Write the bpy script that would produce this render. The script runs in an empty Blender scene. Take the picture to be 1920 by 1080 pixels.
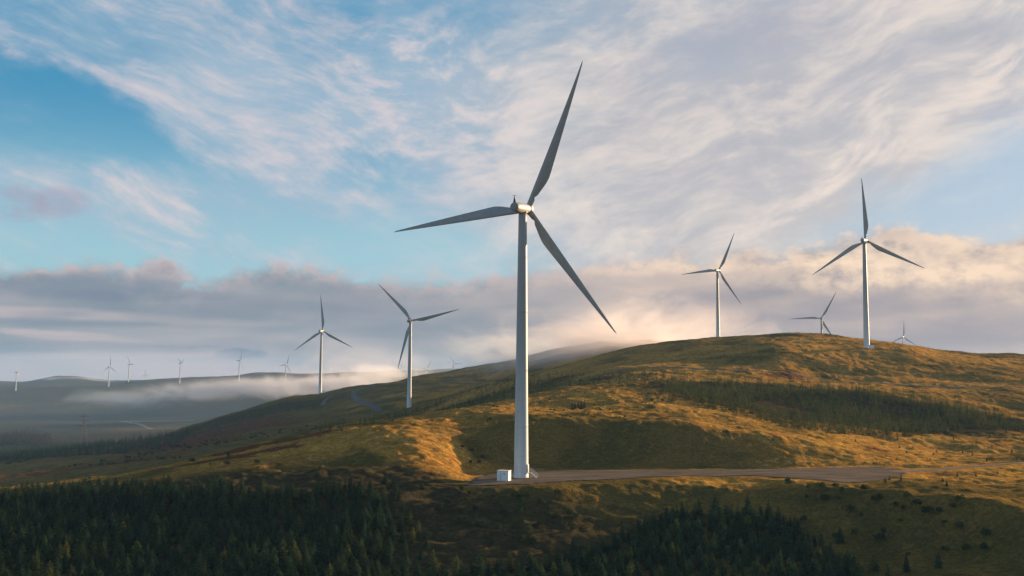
import bpy, bmesh, math, random
import numpy as np
from mathutils import Vector, Matrix
random.seed(7); RNG = np.random.default_rng(11)
R = math.radians
sc = bpy.context.scene
COL = sc.collection
# ------------------------------------------------------------------ camera
F = 1867.; HR = 700.; ROLL = 0.007
PIT = math.atan((HR-540)/F)
fv = np.array([0, math.cos(PIT), math.sin(PIT)]); r0 = np.array([1., 0, 0]); u0 = np.array([0, -math.sin(PIT), math.cos(PIT)])
rv = math.cos(ROLL)*r0+math.sin(ROLL)*u0; uv = math.cos(ROLL)*u0-math.sin(ROLL)*r0
def ray(u, v):                       # direction through a photo pixel, scaled to y = 1
    d = fv+(u-960)/F*rv+(540-v)/F*uv
    return d/d[1]
def project(P):
    P = np.asarray(P, float); d = P@fv; d = np.where(d > 1, d, 1)
    return 960+F*(P@rv)/d, 540-F*(P@uv)/d
cam = bpy.data.cameras.new('camera'); co = bpy.data.objects.new('camera', cam); COL.objects.link(co)
cam.sensor_width = 36; cam.lens = 36*F/1920; cam.clip_end = 60000; cam.clip_start = 1
M = Matrix(((rv[0], uv[0], -fv[0]), (rv[1], uv[1], -fv[1]), (rv[2], uv[2], -fv[2])))
co.matrix_world = M.to_4x4(); sc.camera = co
# ------------------------------------------------------------------ helpers
def lin(r, g, b):
    f = lambda c: c/12.92 if c <= .04045 else ((c+.055)/1.055)**2.4
    return (f(r/255), f(g/255), f(b/255), 1)
def tag(o, label=None, cat=None, group=None, kind=None):
    if label: o['label'] = label
    if cat: o['category'] = cat
    if group: o['group'] = group
    if kind: o['kind'] = kind
    return o
def link(name, me, mat=None, parent=None):
    o = bpy.data.objects.new(name, me); COL.objects.link(o)
    if mat: me.materials.append(mat)
    if parent: o.parent = parent
    return o
def empty(name, loc=(0, 0, 0), rz=0):
    o = bpy.data.objects.new(name, None); COL.objects.link(o); o.location = loc; o.rotation_euler.z = rz
    o.empty_display_size = .5
    return o
def np_mesh(name, V, Q=None, T=None, smooth=True, uv=None):
    me = bpy.data.meshes.new(name)
    V = np.asarray(V, np.float32); me.vertices.add(len(V)); me.vertices.foreach_set('co', V.ravel())
    loops = []; starts = []; n = 0
    if Q is not None and len(Q):
        loops.append(np.asarray(Q, np.int32).ravel()); starts.append(np.arange(len(Q))*4); n = len(Q)*4
    if T is not None and len(T):
        loops.append(np.asarray(T, np.int32).ravel()); starts.append(n+np.arange(len(T))*3)
    L = np.concatenate(loops); S = np.concatenate(starts).astype(np.int32)
    me.loops.add(len(L)); me.loops.foreach_set('vertex_index', L)
    me.polygons.add(len(S)); me.polygons.foreach_set('loop_start', S)
    me.update(calc_edges=True)
    me.polygons.foreach_set('use_smooth', np.full(len(S), smooth))
    me.validate()
    return me
def grid_quads(nr, nc, wrap=False):
    i, j = np.meshgrid(np.arange(nr-1), np.arange(nc if wrap else nc-1), indexing='ij'); j2 = (j+1) % nc
    return np.stack([i*nc+j, i*nc+j2, (i+1)*nc+j2, (i+1)*nc+j], -1).reshape(-1, 4)
def _h(ix, iy, s):
    n = (ix.astype(np.int64)*374761393+iy.astype(np.int64)*668265263+s*974634777) & 0xffffffff
    n = ((n ^ (n >> 13))*1274126177) & 0xffffffff
    return ((n ^ (n >> 16)) & 0xffff)/65535.
def vnoise(x, y, s=0):               # smooth lattice noise, -1..1
    ix = np.floor(x); iy = np.floor(y); fx = x-ix; fy = y-iy
    fx = fx*fx*fx*(fx*(fx*6-15)+10); fy = fy*fy*fy*(fy*(fy*6-15)+10)
    ix = ix.astype(np.int64); iy = iy.astype(np.int64)
    a = _h(ix, iy, s)*(1-fx)+_h(ix+1, iy, s)*fx; b = _h(ix, iy+1, s)*(1-fx)+_h(ix+1, iy+1, s)*fx
    return (a*(1-fy)+b*fy)*2-1
def fbm(x, y, o=4, s=0):
    t = 0; a = 1; n = 0
    for k in range(o):
        t = t+a*vnoise(x*2**k+17.3*k, y*2**k-9.1*k, s+k); n += a; a *= .5
    return t/n
def sstep(a, b, x):
    t = np.clip((x-a)/(b-a), 0, 1); return t*t*(3-2*t)
# ------------------------------------------------------------------ ground heights
# contour lines of the hillside: (u, v, distance); each one gives the height of the land at that distance
INF = 5200
ribs = [
 # low ground in front of and below the viewpoint
 [(-400,2500,60),(960,2400,60),(2300,2400,60)],
 [(-400,1420,135),(0,1420,135),(700,1450,135),(1000,1400,140),(1400,1400,140),(1700,1450,130),(2300,1500,120)],
 # bottom of the picture
 [(-400,1120,178),(0,1110,180),(400,1105,182),(740,1120,180),(1000,1110,182),(1300,1080,190),(1560,1100,180),(1750,1150,165),(1920,1180,155),(2300,1300,135)],
 # middle of lower slope
 [(-400,1010,212),(0,1005,212),(400,995,215),(700,985,215),(1000,985,216),(1250,985,220),(1430,990,220),(1500,1010,215),(1650,1035,207),(1800,1050,198),(1920,1065,187),(2300,1180,150)],
 # edge of the gravel pad, crest of the spur on the right
 [(-400,965,236),(0,955,240),(250,925,246),(400,912,240),(600,915,234),(700,922,231),(760,925,231),(860,914,238),(930,910,240),(1000,906,242),(1100,902,246),(1250,896,250),(1430,896,250),(1500,902,243),(1600,915,232),(1700,922,225),(1800,930,218),(1850,938,212),(1920,962,202),(2050,1010,190),(2300,1100,175)],
 # inside of the pad, low heath behind the spur
 [(-400,950,255),(0,935,262),(250,903,268),(400,884,268),(600,866,270),(700,868,268),(780,880,258),(850,906,246),(900,899,256),(1000,893,265),(1200,888,268),(1430,882,272),(1560,884,270),(1640,888,268),(1750,905,250),(1850,915,243),(1920,918,240),(2300,960,230)],
 # back edge of the pad, foot of the cut bank
 [(-400,935,285),(0,920,290),(220,895,290),(400,866,286),(600,835,296),(700,824,296),(780,834,284),(840,868,272),(880,890,274),(940,882,282),(1000,878,286),(1200,877,287),(1430,877,287),(1560,876,288),(1640,876,288),(1750,880,285),(1920,872,292),(2300,890,290)],
 # top of the bank
 [(-400,930,320),(0,915,322),(220,893,318),(400,856,315),(600,812,318),(700,797,320),(760,795,322),(830,810,312),(880,822,308),(940,806,312),(1000,789,318),(1100,786,320),(1200,787,320),(1290,792,320),(1350,804,318),(1430,812,318),(1520,824,318),(1600,838,316),(1680,852,318),(1760,862,322),(1920,858,330),(2300,850,350)],
 # golden skyline of the near hill
 [(-400,935,365),(0,917,362),(220,893,355),(400,855,352),(500,832,352),(600,806,355),(700,788,360),(800,774,368),(860,764,372),(940,758,378),(1000,766,370),(1100,768,368),(1240,772,366),(1350,786,360),(1450,798,362),(1600,815,366),(1700,826,370),(1920,830,380),(2300,815,400)],
 [(-400,960,430),(0,950,430),(220,925,430),(400,890,430),(600,850,425),(740,815,420),(830,785,412),(900,758,408),(1000,742,420),(1080,735,425),(1240,735,430),(1350,752,425),(1500,775,420),(1700,795,425),(1920,800,430),(2300,785,450)],
 [(-400,915,560),(0,915,560),(220,905,560),(400,880,560),(600,838,545),(740,805,530),(850,772,510),(950,748,500),(1050,732,490),(1150,724,490),(1240,716,490),(1350,716,490),(1500,728,490),(1600,738,485),(1750,752,480),(1920,765,480),(2300,755,500)],
 # dark shoulder, old track
 [(-400,900,640),(0,898,640),(220,880,640),(400,855,640),(600,822,630),(740,795,610),(850,765,590),(950,738,570),(1050,712,560),(1130,700,555),(1240,690,550),(1400,688,550),(1540,706,545),(1700,721,540),(1920,724,540),(2300,715,560)],
 [(-400,890,730),(0,888,730),(220,868,730),(400,840,730),(600,806,725),(700,787,720),(770,768,715),(830,747,700),(880,734,690),(950,721,680),(1050,700,660),(1150,682,640),(1300,668,620),(1460,660,600),(1560,672,600),(1700,685,600),(1920,700,610),(2300,692,640)],
 # platform of the right hand turbine and the skyline of the big hill
 [(-400,880,820),(0,876,820),(220,856,820),(400,826,820),(600,793,815),(700,777,810),(770,765,800),(850,758,790),(950,722,760),(1050,693,735),(1150,668,720),(1300,650,690),(1450,648,650),(1560,653,638),(1620,653,638),(1700,659,638),(1760,672,650),(1920,684,680),(2300,678,700)],
 [(-400,868,920),(0,866,920),(220,842,920),(400,806,920),(500,784,920),(600,768,920),(700,750,905),(800,736,890),(860,730,870),(950,717,840),(1050,688,840),(1150,664,840),(1200,653,840),(1300,637,830),(1400,630,810),(1480,628,790),(1560,632,780),(1640,640,770),(1700,650,760),(1740,656,755),(1800,662,760),(1850,667,775),(1920,668,790),(2300,662,820)],
 # shoulder the two left hand turbines stand on
 [(-400,862,1010),(0,860,1010),(100,850,1020),(200,838,1010),(300,818,1010),(400,788,1030),(450,772,1050),(500,757,1080),(545,744,1110),(600,741,1128),(650,729,1120),(700,722,1130),(800,710,1130),(860,716,1080),(900,722,1040),(1000,708,980),(1100,684,970),(1200,662,970),(1340,639,985),(1500,640,950),(1650,655,930),(1920,680,960),(2300,680,960)],
 [(-400,862,1250),(0,858,1250),(150,846,1250),(300,834,1250),(400,822,1260),(500,800,1280),(600,770,1290),(700,735,1300),(760,712,1290),(860,693,1280),(965,672,1280),(1060,650,1290),(1140,640,1310),(1250,640,1320),(1400,668,1320),(1540,696,1330),(1650,700,1330),(1920,700,1330),(2300,700,1330)],
 # the valley floor and the far moor
 [(-400,840,1600),(0,832,1600),(150,826,1600),(300,822,1600),(500,815,1600),(700,800,1600),(900,770,1650),(1140,735,1700),(1400,710,1750),(1692,690,1800),(2300,700,1800)],
 [(-400,790,2200),(0,788,2200),(200,790,2200),(350,790,2200),(500,780,2200),(700,770,2200),(1000,745,2200),(1400,715,2200),(1692,688,2300),(2300,700,2200)],
 [(-400,750,3000),(0,748,3000),(200,744,3000),(350,740,3000),(500,738,3000),(700,735,3000),(1000,725,3000),(1400,710,3000),(1692,690,2900),(2300,700,3000)],
 [(-400,732,3600),(0,734,3550),(31,733,3500),(150,728,3600),(205,725,3600),(272,720,3700),(340,719,3700),(450,714,3600),(536,714,3600),(700,714,3700),(1000,712,3700),(2300,705,3700)],
 [(-400,725,4300),(0,724,4300),(100,722,4300),(200,720,4300),(240,717,4200),(300,714,4300),(350,709,4400),(440,703,4500),(475,699,4500),(520,700,4500),(570,702,4500),(620,702,4500),(660,699,4500),(700,700,4500),(760,704,4500),(850,708,4500),(2300,705,4500)],
 [(-400,718,6000),(-60,716,6000),(45,718,6000),(75,712,6000),(110,705,6000),(150,706,6000),(180,712,6000),(215,719,6000),(350,716,6000),(600,705,6000),(720,698,6000),(780,694,6000),(850,694,6000),(900,693,6000),(1100,690,6000),(2300,700,6000)],
 [(-400,716,7800),(900,704,7800),(2300,703,7800)],
]
TT = np.linspace(-.86, .86, 861); NY = 1700; Y0, Y1 = 60., 7800.
LY = np.linspace(math.log(Y0), math.log(Y1), NY)
def _smooth(a, n):
    k = np.hanning(2*n+1); k /= k.sum()
    return np.convolve(np.pad(a, n, mode='edge'), k, 'valid')
ry = []; rz = []
for i, rb in enumerate(ribs):
    t = []; z = []; y = []
    for (u, v, Y) in rb:
        d = ray(u, v); t.append(d[0]); z.append(d[2]*Y); y.append(Y)
    ss = 5 if i < 17 else 4
    ry.append(_smooth(np.interp(TT, t, y), ss)); rz.append(_smooth(np.interp(TT, t, z), ss))
ry = np.array(ry); rz = np.array(rz)
for i in range(1, len(ry)): ry[i] = np.maximum(ry[i], ry[i-1]+3)
H = np.zeros((len(TT), NY))
def pchip(x, y, q):
    h = np.diff(x); d = np.diff(y)/h; m = np.zeros_like(y)
    w1 = 2*h[1:]+h[:-1]; w2 = h[1:]+2*h[:-1]
    ok = d[1:]*d[:-1] > 0
    with np.errstate(all='ignore'):
        mm = (w1+w2)/(w1/d[:-1]+w2/d[1:])
    m[1:-1] = np.where(ok, mm, 0); m[0] = d[0]; m[-1] = d[-1]
    k = np.clip(np.searchsorted(x, q)-1, 0, len(h)-1); s = (q-x[k])/h[k]
    return ((1+2*s)*(1-s)**2*y[k]+s*(1-s)**2*h[k]*m[k]+s*s*(3-2*s)*y[k+1]+s*s*(s-1)*h[k]*m[k+1])
yq = np.exp(LY)
for j in range(len(TT)):
    H[j] = pchip(ry[:, j], rz[:, j], np.clip(yq, ry[0, j], ry[-1, j]))
kk = np.hanning(9); kk /= kk.sum()
H = np.apply_along_axis(lambda a: np.convolve(np.pad(a, 4, mode='edge'), kk, 'valid'), 1, H)
PHM = R(40)
def base_h(x, y):
    x = np.asarray(x, float); y = np.asarray(y, float)
    r = np.hypot(x, y); ph = np.clip(np.arctan2(x, y), -PHM, PHM)
    t = np.tan(ph); Y = np.clip(r*np.cos(ph), Y0, Y1-1)
    a = (t-TT[0])/(TT[1]-TT[0]); b = (np.log(Y)-LY[0])/(LY[1]-LY[0])
    i = np.clip(a.astype(int), 0, len(TT)-2); j = np.clip(b.astype(int), 0, NY-2); a = a-i; b = b-j
    return (H[i, j]*(1-a)+H[i+1, j]*a)*(1-b)+(H[i, j+1]*(1-a)+H[i+1, j+1]*a)*b
def hit(u, v, ymin=110, ymax=7000):         # first point of the land seen through pixel (u, v)
    d = ray(u, v); Y = np.exp(np.linspace(math.log(ymin), math.log(ymax), 1500))
    z = base_h(d[0]*Y, Y); k = np.nonzero(d[2]*Y < z)[0]
    if len(k) == 0: return None
    k = k[0]
    return np.array([d[0]*Y[k], Y[k], z[k]])
def inpoly(px, py, poly):
    c = np.zeros(np.shape(px), bool); n = len(poly)
    for i in range(n):
        x1, y1 = poly[i]; x2, y2 = poly[(i+1) % n]
        if y1 == y2: continue
        m = ((y1 > py) != (y2 > py)) & (px < (x2-x1)*(py-y1)/(y2-y1)+x1)
        c ^= m
    return c
def at(u, Y):                       # world x, y of column u at distance Y (row near the horizon)
    d = ray(u, 800); return (d[0]*Y, Y)
# gravel pad, its outline in plan
PAD = [hit(u, v)[:2] for (u, v) in ((868,911),(905,912),(1000,909),(1100,902),(1250,895),(1340,893.5),(1440,894.5))]
PAD += [at(1500, 248), at(1560, 243), at(1605, 243), at(1660, 250), at(1694, 262), at(1702, 275), at(1680, 286), at(1640, 290), at(1560, 287), at(1500, 283), at(1430, 279), at(1200, 279), at(1000, 280), at(950, 278), at(915, 275), at(893, 262), at(878, 252)]
PAD = np.array(PAD)
def polydist(x, y, P, closed=True):         # signed-ish distance: positive outside
    d = np.full(np.shape(x), 1e9); n = len(P)
    for i in range(n if closed else n-1):
        a = P[i]; b = P[(i+1) % n]; ab = b-a; L2 = (ab**2).sum()+1e-9
        s = np.clip(((x-a[0])*ab[0]+(y-a[1])*ab[1])/L2, 0, 1)
        d = np.minimum(d, np.hypot(x-a[0]-s*ab[0], y-a[1]-s*ab[1]))
    if closed: d = np.where(inpoly(x, y, P.tolist()), -d, d)
    return d
def hits(pts): return np.array([hit(*p)[:2] for p in pts if hit(*p) is not None])
TRACKS = [   # centre line, half width, name of what it is
 (np.array([at(1672,275), at(1730,281), at(1800,288), at(1860,294), at(1920,302), at(2060,316), at(2300,330)]), 2.0, 'gravel_track'),
 (hits([(1120,702),(1180,694),(1240,690),(1330,688),(1400,689),(1470,697),(1540,706),(1620,715),(1700,721),(1800,724),(1920,725)]), 1.2, 'grassy_track'),
 (hits([(716,772),(700,765),(683,756),(668,747),(662,740),(668,733),(690,728),(712,724)]), 3.0, 'hill_road'),
 (hits([(604,760),(612,750),(622,744)]), 2.5, 'side_track'),
 (hits([(225,789),(262,790),(300,790),(365,789)]), 6.0, 'valley_road'),
 (hits([(232,790),(252,794),(270,799),(286,804)]), 6.0, 'valley_track'),
]
def hummock(x, y):
    r = np.hypot(x, y)
    near = 1-sstep(1500, 3000, r)
    d = polydist(x, y, PAD); k = sstep(0, 7, d)
    for P, w, nm in TRACKS[:1]:
        k = k*sstep(w, w+4, polydist(x, y, P, False))
    w1 = fbm(x/55, y/55, 3, 5)*.9*sstep(120, 600, r)+fbm(x/55, y/55, 2, 5)*.7
    w2 = fbm(x/14, y/14, 3, 9)*.7
    rid = 1-np.abs(fbm(x/9+.4*vnoise(x/5, y/5, 3), y/9, 3, 21))
    w3 = (rid-.6)*.55+fbm(x/2.8, y/2.8, 2, 31)*.30+fbm(x/24+.3*vnoise(x/9, y/9, 4), y/7, 2, 41)*.35
    w1 = w1+(fbm(x/100+.25*y/100, y/38, 3, 71)*2.6)*sstep(330, 480, r)
    far = sstep(1800, 3500, r)*(fbm(x/330, y/330, 4, 61)*13)
    return (w1+w2+w3*(1-sstep(900, 1600, r)))*k*near+far
def ground(x, y): return base_h(x, y)+hummock(x, y)
# ------------------------------------------------------------------ materials
def mat(name):
    m = bpy.data.materials.new(name); m.use_nodes = True; n = m.node_tree.nodes; n.clear()
    return m, n, m.node_tree.links
class NT:
    def __init__(s, tree): s.t = tree; s.n = tree.nodes; s.l = tree.links
    def new(s, ty, **k):
        n = s.n.new(ty)
        for a, b in k.items():
            setattr(n, a, b)
        return n
    def put(s, sock, v):
        if hasattr(v, 'is_output') or isinstance(v, bpy.types.NodeSocket): s.l.new(v, sock)
        elif v is not None: sock.default_value = v
    def m(s, op, a, b=None, c=None, clamp=False):
        n = s.new('ShaderNodeMath', operation=op, use_clamp=clamp)
        s.put(n.inputs[0], a)
        if b is not None: s.put(n.inputs[1], b)
        if c is not None: s.put(n.inputs[2], c)
        return n.outputs[0]
    def comb(s, x, y, z=0.):
        n = s.new('ShaderNodeCombineXYZ'); s.put(n.inputs[0], x); s.put(n.inputs[1], y); s.put(n.inputs[2], z); return n.outputs[0]
    def noise(s, vec, scale, detail=4, rough=.5, lac=2., dist=0.):
        n = s.new('ShaderNodeTexNoise'); s.put(n.inputs['Vector'], vec)
        n.inputs['Scale'].default_value = scale; n.inputs['Detail'].default_value = detail
        n.inputs['Roughness'].default_value = rough; n.inputs['Lacunarity'].default_value = lac; n.inputs['Distortion'].default_value = dist
        return n.outputs[0]
    def ss(s, x, a, b, t0=0., t1=1.):
        n = s.new('ShaderNodeMapRange', interpolation_type='SMOOTHSTEP'); s.put(n.inputs[0], x)
        for i, v in enumerate((a, b, t0, t1)): s.put(n.inputs[1+i], v)
        return n.outputs[0]
    def mix(s, f, a, b):
        n = s.new('ShaderNodeMix', data_type='RGBA'); s.put(n.inputs[0], f); s.put(n.inputs[6], a); s.put(n.inputs[7], b); return n.outputs[2]
    def vadd(s, a, b, op='ADD'):
        n = s.new('ShaderNodeVectorMath', operation=op); s.put(n.inputs[0], a); s.put(n.inputs[1], b); return n.outputs[0]
    def attr(s, name):
        n = s.new('ShaderNodeAttribute', attribute_name=name); return n
def simple(name, col, rough=.5, noise=None, amt=.12, scale=3., spec=.3, bump=0, bscale=20, metal=0):
    m, n, l = mat(name); T = NT(m.node_tree)
    b = T.new('ShaderNodeBsdfPrincipled'); o = T.new('ShaderNodeOutputMaterial'); l.new(b.outputs[0], o.inputs[0])
    tc = T.new('ShaderNodeTexCoord').outputs['Object']
    nz = T.noise(tc, scale, 5, .6)
    d = tuple(c*(1-amt) for c in col[:3])+(1,); e = tuple(min(1, c*(1+amt)) for c in col[:3])+(1,)
    l.new(T.mix(T.ss(nz, .3, .7), d, e), b.inputs['Base Color'])
    b.inputs['Roughness'].default_value = rough; b.inputs['Specular IOR Level'].default_value = spec; b.inputs['Metallic'].default_value = metal
    if bump:
        bp = T.new('ShaderNodeBump'); bp.inputs['Strength'].default_value = bump; bp.inputs['Distance'].default_value = .05
        l.new(T.noise(tc, bscale, 4), bp.inputs['Height']); l.new(bp.outputs[0], b.inputs['Normal'])
    return m
def ground_mat():
    m, n, l = mat('moorland'); T = NT(m.node_tree)
    b = T.new('ShaderNodeBsdfDiffuse'); o = T.new('ShaderNodeOutputMaterial'); l.new(b.outputs[0], o.inputs[0])
    P = T.new('ShaderNodeNewGeometry').outputs['Position']
    fl = T.vadd(P, (1, 1, .35), 'MULTIPLY')
    A = T.attr('cover').outputs['Color']; sp = T.new('ShaderNodeSeparateColor'); l.new(A, sp.inputs[0])
    big = T.noise(fl, .011, 5, .6, dist=.6); mid = T.noise(fl, .05, 5, .62, dist=.5); sm = T.noise(fl, .35, 5, .7); fine = T.noise(fl, 1.1, 4, .75); med = T.noise(T.vadd(fl, (.6, 1.3, 1), 'MULTIPLY'), .42, 5, .72, dist=.8)
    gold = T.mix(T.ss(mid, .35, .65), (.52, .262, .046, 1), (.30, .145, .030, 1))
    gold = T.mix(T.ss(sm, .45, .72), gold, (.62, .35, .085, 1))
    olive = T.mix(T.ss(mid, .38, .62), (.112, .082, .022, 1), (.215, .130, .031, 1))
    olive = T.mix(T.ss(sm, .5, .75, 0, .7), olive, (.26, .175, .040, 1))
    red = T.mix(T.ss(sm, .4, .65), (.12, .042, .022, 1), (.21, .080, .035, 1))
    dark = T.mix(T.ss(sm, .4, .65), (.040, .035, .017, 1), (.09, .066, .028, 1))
    # R: golden grass, G: bracken, B: dark heather, young wood floor, cloud shade painted on the far valley
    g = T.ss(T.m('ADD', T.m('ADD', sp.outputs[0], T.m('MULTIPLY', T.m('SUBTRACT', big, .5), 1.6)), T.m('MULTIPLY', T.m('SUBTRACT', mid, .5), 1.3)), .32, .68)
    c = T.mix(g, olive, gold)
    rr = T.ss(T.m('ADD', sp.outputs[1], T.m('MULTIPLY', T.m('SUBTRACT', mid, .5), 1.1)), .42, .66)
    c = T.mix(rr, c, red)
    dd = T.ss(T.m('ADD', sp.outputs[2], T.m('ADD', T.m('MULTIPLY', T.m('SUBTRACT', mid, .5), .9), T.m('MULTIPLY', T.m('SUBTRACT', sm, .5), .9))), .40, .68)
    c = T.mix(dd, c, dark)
    # grass tussocks: pale tips and dark gaps between them
    tus = T.m('MULTIPLY', T.ss(fine, .34, .62), T.ss(med, .30, .58, .45, 1.))
    c = T.mix(T.m('MULTIPLY', T.m('SUBTRACT', 1., tus), .60), c, (.035, .028, .012, 1))
    hs = T.new('ShaderNodeHueSaturation'); hs.inputs['Value'].default_value = 1.0; hs.inputs['Saturation'].default_value = 1.0; l.new(c, hs.inputs['Color'])
    l.new(hs.outputs[0], b.inputs['Color'])
    b1 = T.new('ShaderNodeBump'); b1.inputs['Strength'].default_value = 1.; b1.inputs['Distance'].default_value = .8
    l.new(T.m('ADD', T.noise(fl, 1.1, 5, .7), T.m('MULTIPLY', T.noise(fl, .22, 4, .6), 1.8)), b1.inputs['Height'])
    l.new(b1.outputs[0], b.inputs['Normal'])
    return m
MOOR = ground_mat()
def gravel_mat(name, a, b_, veg=.0):
    m, n, l = mat(name); T = NT(m.node_tree)
    b = T.new('ShaderNodeBsdfDiffuse'); o = T.new('ShaderNodeOutputMaterial'); l.new(b.outputs[0], o.inputs[0])
    P = T.new('ShaderNodeNewGeometry').outputs['Position']
    st = T.vadd(P, (.16, 1.1, 1), 'MULTIPLY')
    c = T.mix(T.ss(T.noise(st, .5, 5, .65), .35, .65), a, b_)
    c = T.mix(T.ss(T.noise(P, 2.6, 3, .7), .42, .7, 0, .5), c, tuple(x*.5 for x in a[:3])+(1,))
    c = T.mix(T.ss(T.noise(st, .16, 4, .6), .55, .68, 0, veg), c, (.13, .09, .03, 1))
    l.new(c, b.inputs[0])
    bp = T.new('ShaderNodeBump'); bp.inputs['Strength'].default_value = .6; bp.inputs['Distance'].default_value = .1
    l.new(T.noise(P, 3., 4, .7), bp.inputs['Height']); l.new(bp.outputs[0], b.inputs['Normal'])
    return m
GRAVEL = gravel_mat('gravel', (.080, .064, .050, 1), (.185, .142, .106, 1), .95)
ROADM = gravel_mat('road_gravel', (.10, .09, .085, 1), (.15, .13, .12, 1), .3)
TRACKM = gravel_mat('track_gravel', (.19, .13, .08, 1), (.28, .195, .12, 1), .7)
def foliage(name, dark, light, tint):
    m, n, l = mat(name); T = NT(m.node_tree)
    b = T.new('ShaderNodeBsdfDiffuse'); o = T.new('ShaderNodeOutputMaterial'); tr = T.new('ShaderNodeBsdfTranslucent')
    mx = T.new('ShaderNodeMixShader'); mx.inputs[0].default_value = .22
    l.new(b.outputs[0], mx.inputs[1]); l.new(tr.outputs[0], mx.inputs[2]); l.new(mx.outputs[0], o.inputs[0])
    P = T.new('ShaderNodeNewGeometry').outputs['Position']
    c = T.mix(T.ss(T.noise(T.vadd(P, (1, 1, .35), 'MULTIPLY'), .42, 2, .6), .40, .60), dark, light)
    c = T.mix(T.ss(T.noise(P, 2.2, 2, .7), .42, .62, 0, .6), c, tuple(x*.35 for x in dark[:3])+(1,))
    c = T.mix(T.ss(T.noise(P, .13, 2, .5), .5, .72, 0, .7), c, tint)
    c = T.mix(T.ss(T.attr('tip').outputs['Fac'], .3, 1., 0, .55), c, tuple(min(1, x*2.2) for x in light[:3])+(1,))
    l.new(c, b.inputs[0]); l.new(c, tr.inputs[0])
    return m
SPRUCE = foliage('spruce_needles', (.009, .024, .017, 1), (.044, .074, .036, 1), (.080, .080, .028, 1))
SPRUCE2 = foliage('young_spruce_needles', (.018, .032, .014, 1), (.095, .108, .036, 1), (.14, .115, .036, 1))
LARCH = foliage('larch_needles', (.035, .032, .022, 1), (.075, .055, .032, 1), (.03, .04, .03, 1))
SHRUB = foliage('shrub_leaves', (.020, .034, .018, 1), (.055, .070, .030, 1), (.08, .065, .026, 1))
BARK = simple('bark', (.05, .035, .025, 1), .9)
# ------------------------------------------------------------------ terrain sheet
phi = np.concatenate([np.linspace(-180, -34, 60)[:-1], np.linspace(-34, 34, 1250), np.linspace(34, 180, 60)[1:-1]])*math.pi/180
rad = np.concatenate([np.linspace(2, 100, 25)[:-1], np.exp(np.arange(math.log(100), math.log(150), .01)), np.exp(np.arange(math.log(150), math.log(1000), .0034)), np.exp(np.arange(math.log(1000), math.log(1500), .007)), np.exp(np.linspace(math.log(1500), math.log(7600), 130))])
PH, RD = np.meshgrid(phi, rad)
X = RD*np.sin(PH); Yw = RD*np.cos(PH)
Z = ground(X, Yw)
V = np.stack([X, Yw, Z], -1).reshape(-1, 3)
V = np.vstack([V, [[0, 0, Z[0].mean()]]])
Q = grid_quads(len(rad), len(phi), True)[:, ::-1]
nc = len(phi); c0 = len(V)-1
Tt = np.stack([np.full(nc, c0), np.arange(nc), (np.arange(nc)+1) % nc], -1)[:, ::-1]
me = np_mesh('ground', V, Q, Tt)
px, py = project(V)
rr_ = np.hypot(V[:, 0], V[:, 1])
cov = np.zeros((len(V), 4), np.float32); cov[:, 3] = 1
# how much golden grass: more on the upper hill, less on the lower slopes
Yv = V[:, 1]
cov[:, 0] = .48
def blobs(ch, lst):
    for (u, v, ru, rvv, a) in lst:
        q = hit(u, v)
        if q is None: continue
        # an ellipse on the ground: ru, rvv are its half sizes in metres across and away
        g = np.exp(-(((V[:, 0]-q[0])/ru)**2+((V[:, 1]-q[1])/rvv)**2)*1.2)
        cov[:, ch] += a*g
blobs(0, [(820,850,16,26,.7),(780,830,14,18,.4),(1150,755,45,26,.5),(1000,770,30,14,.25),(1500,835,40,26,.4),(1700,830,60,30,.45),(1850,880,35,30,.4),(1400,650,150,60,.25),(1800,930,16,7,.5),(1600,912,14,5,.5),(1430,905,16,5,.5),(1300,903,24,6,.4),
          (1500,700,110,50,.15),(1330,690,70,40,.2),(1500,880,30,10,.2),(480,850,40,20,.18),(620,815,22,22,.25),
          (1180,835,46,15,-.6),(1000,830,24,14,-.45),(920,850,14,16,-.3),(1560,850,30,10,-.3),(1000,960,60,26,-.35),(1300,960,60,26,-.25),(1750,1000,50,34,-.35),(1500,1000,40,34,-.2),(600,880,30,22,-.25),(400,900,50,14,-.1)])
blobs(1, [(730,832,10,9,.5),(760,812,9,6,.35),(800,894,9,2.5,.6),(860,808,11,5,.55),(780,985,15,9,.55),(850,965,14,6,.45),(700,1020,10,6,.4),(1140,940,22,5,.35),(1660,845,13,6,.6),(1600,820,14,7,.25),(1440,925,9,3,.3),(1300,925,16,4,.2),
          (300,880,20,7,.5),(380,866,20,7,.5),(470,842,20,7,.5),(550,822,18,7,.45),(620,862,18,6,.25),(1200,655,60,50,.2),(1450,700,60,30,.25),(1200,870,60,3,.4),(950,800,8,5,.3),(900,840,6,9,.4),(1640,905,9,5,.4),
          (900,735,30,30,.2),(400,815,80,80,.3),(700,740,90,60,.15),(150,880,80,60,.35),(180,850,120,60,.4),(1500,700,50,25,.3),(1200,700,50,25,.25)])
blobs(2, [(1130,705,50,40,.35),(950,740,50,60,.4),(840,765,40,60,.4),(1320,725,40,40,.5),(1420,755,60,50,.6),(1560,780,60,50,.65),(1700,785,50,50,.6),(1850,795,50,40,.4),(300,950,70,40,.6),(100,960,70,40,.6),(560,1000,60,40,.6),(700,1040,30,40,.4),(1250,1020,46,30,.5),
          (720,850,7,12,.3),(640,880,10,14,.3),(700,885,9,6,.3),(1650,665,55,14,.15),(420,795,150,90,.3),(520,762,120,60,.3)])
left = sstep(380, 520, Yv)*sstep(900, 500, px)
cov[:, 2] += .28*left; cov[:, 0] -= .45*left; cov[:, 1] += .30*left*(1+1.2*fbm(V[:, 0]/70+V[:, 1]/110, V[:, 1]/40, 3, 88))
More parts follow.
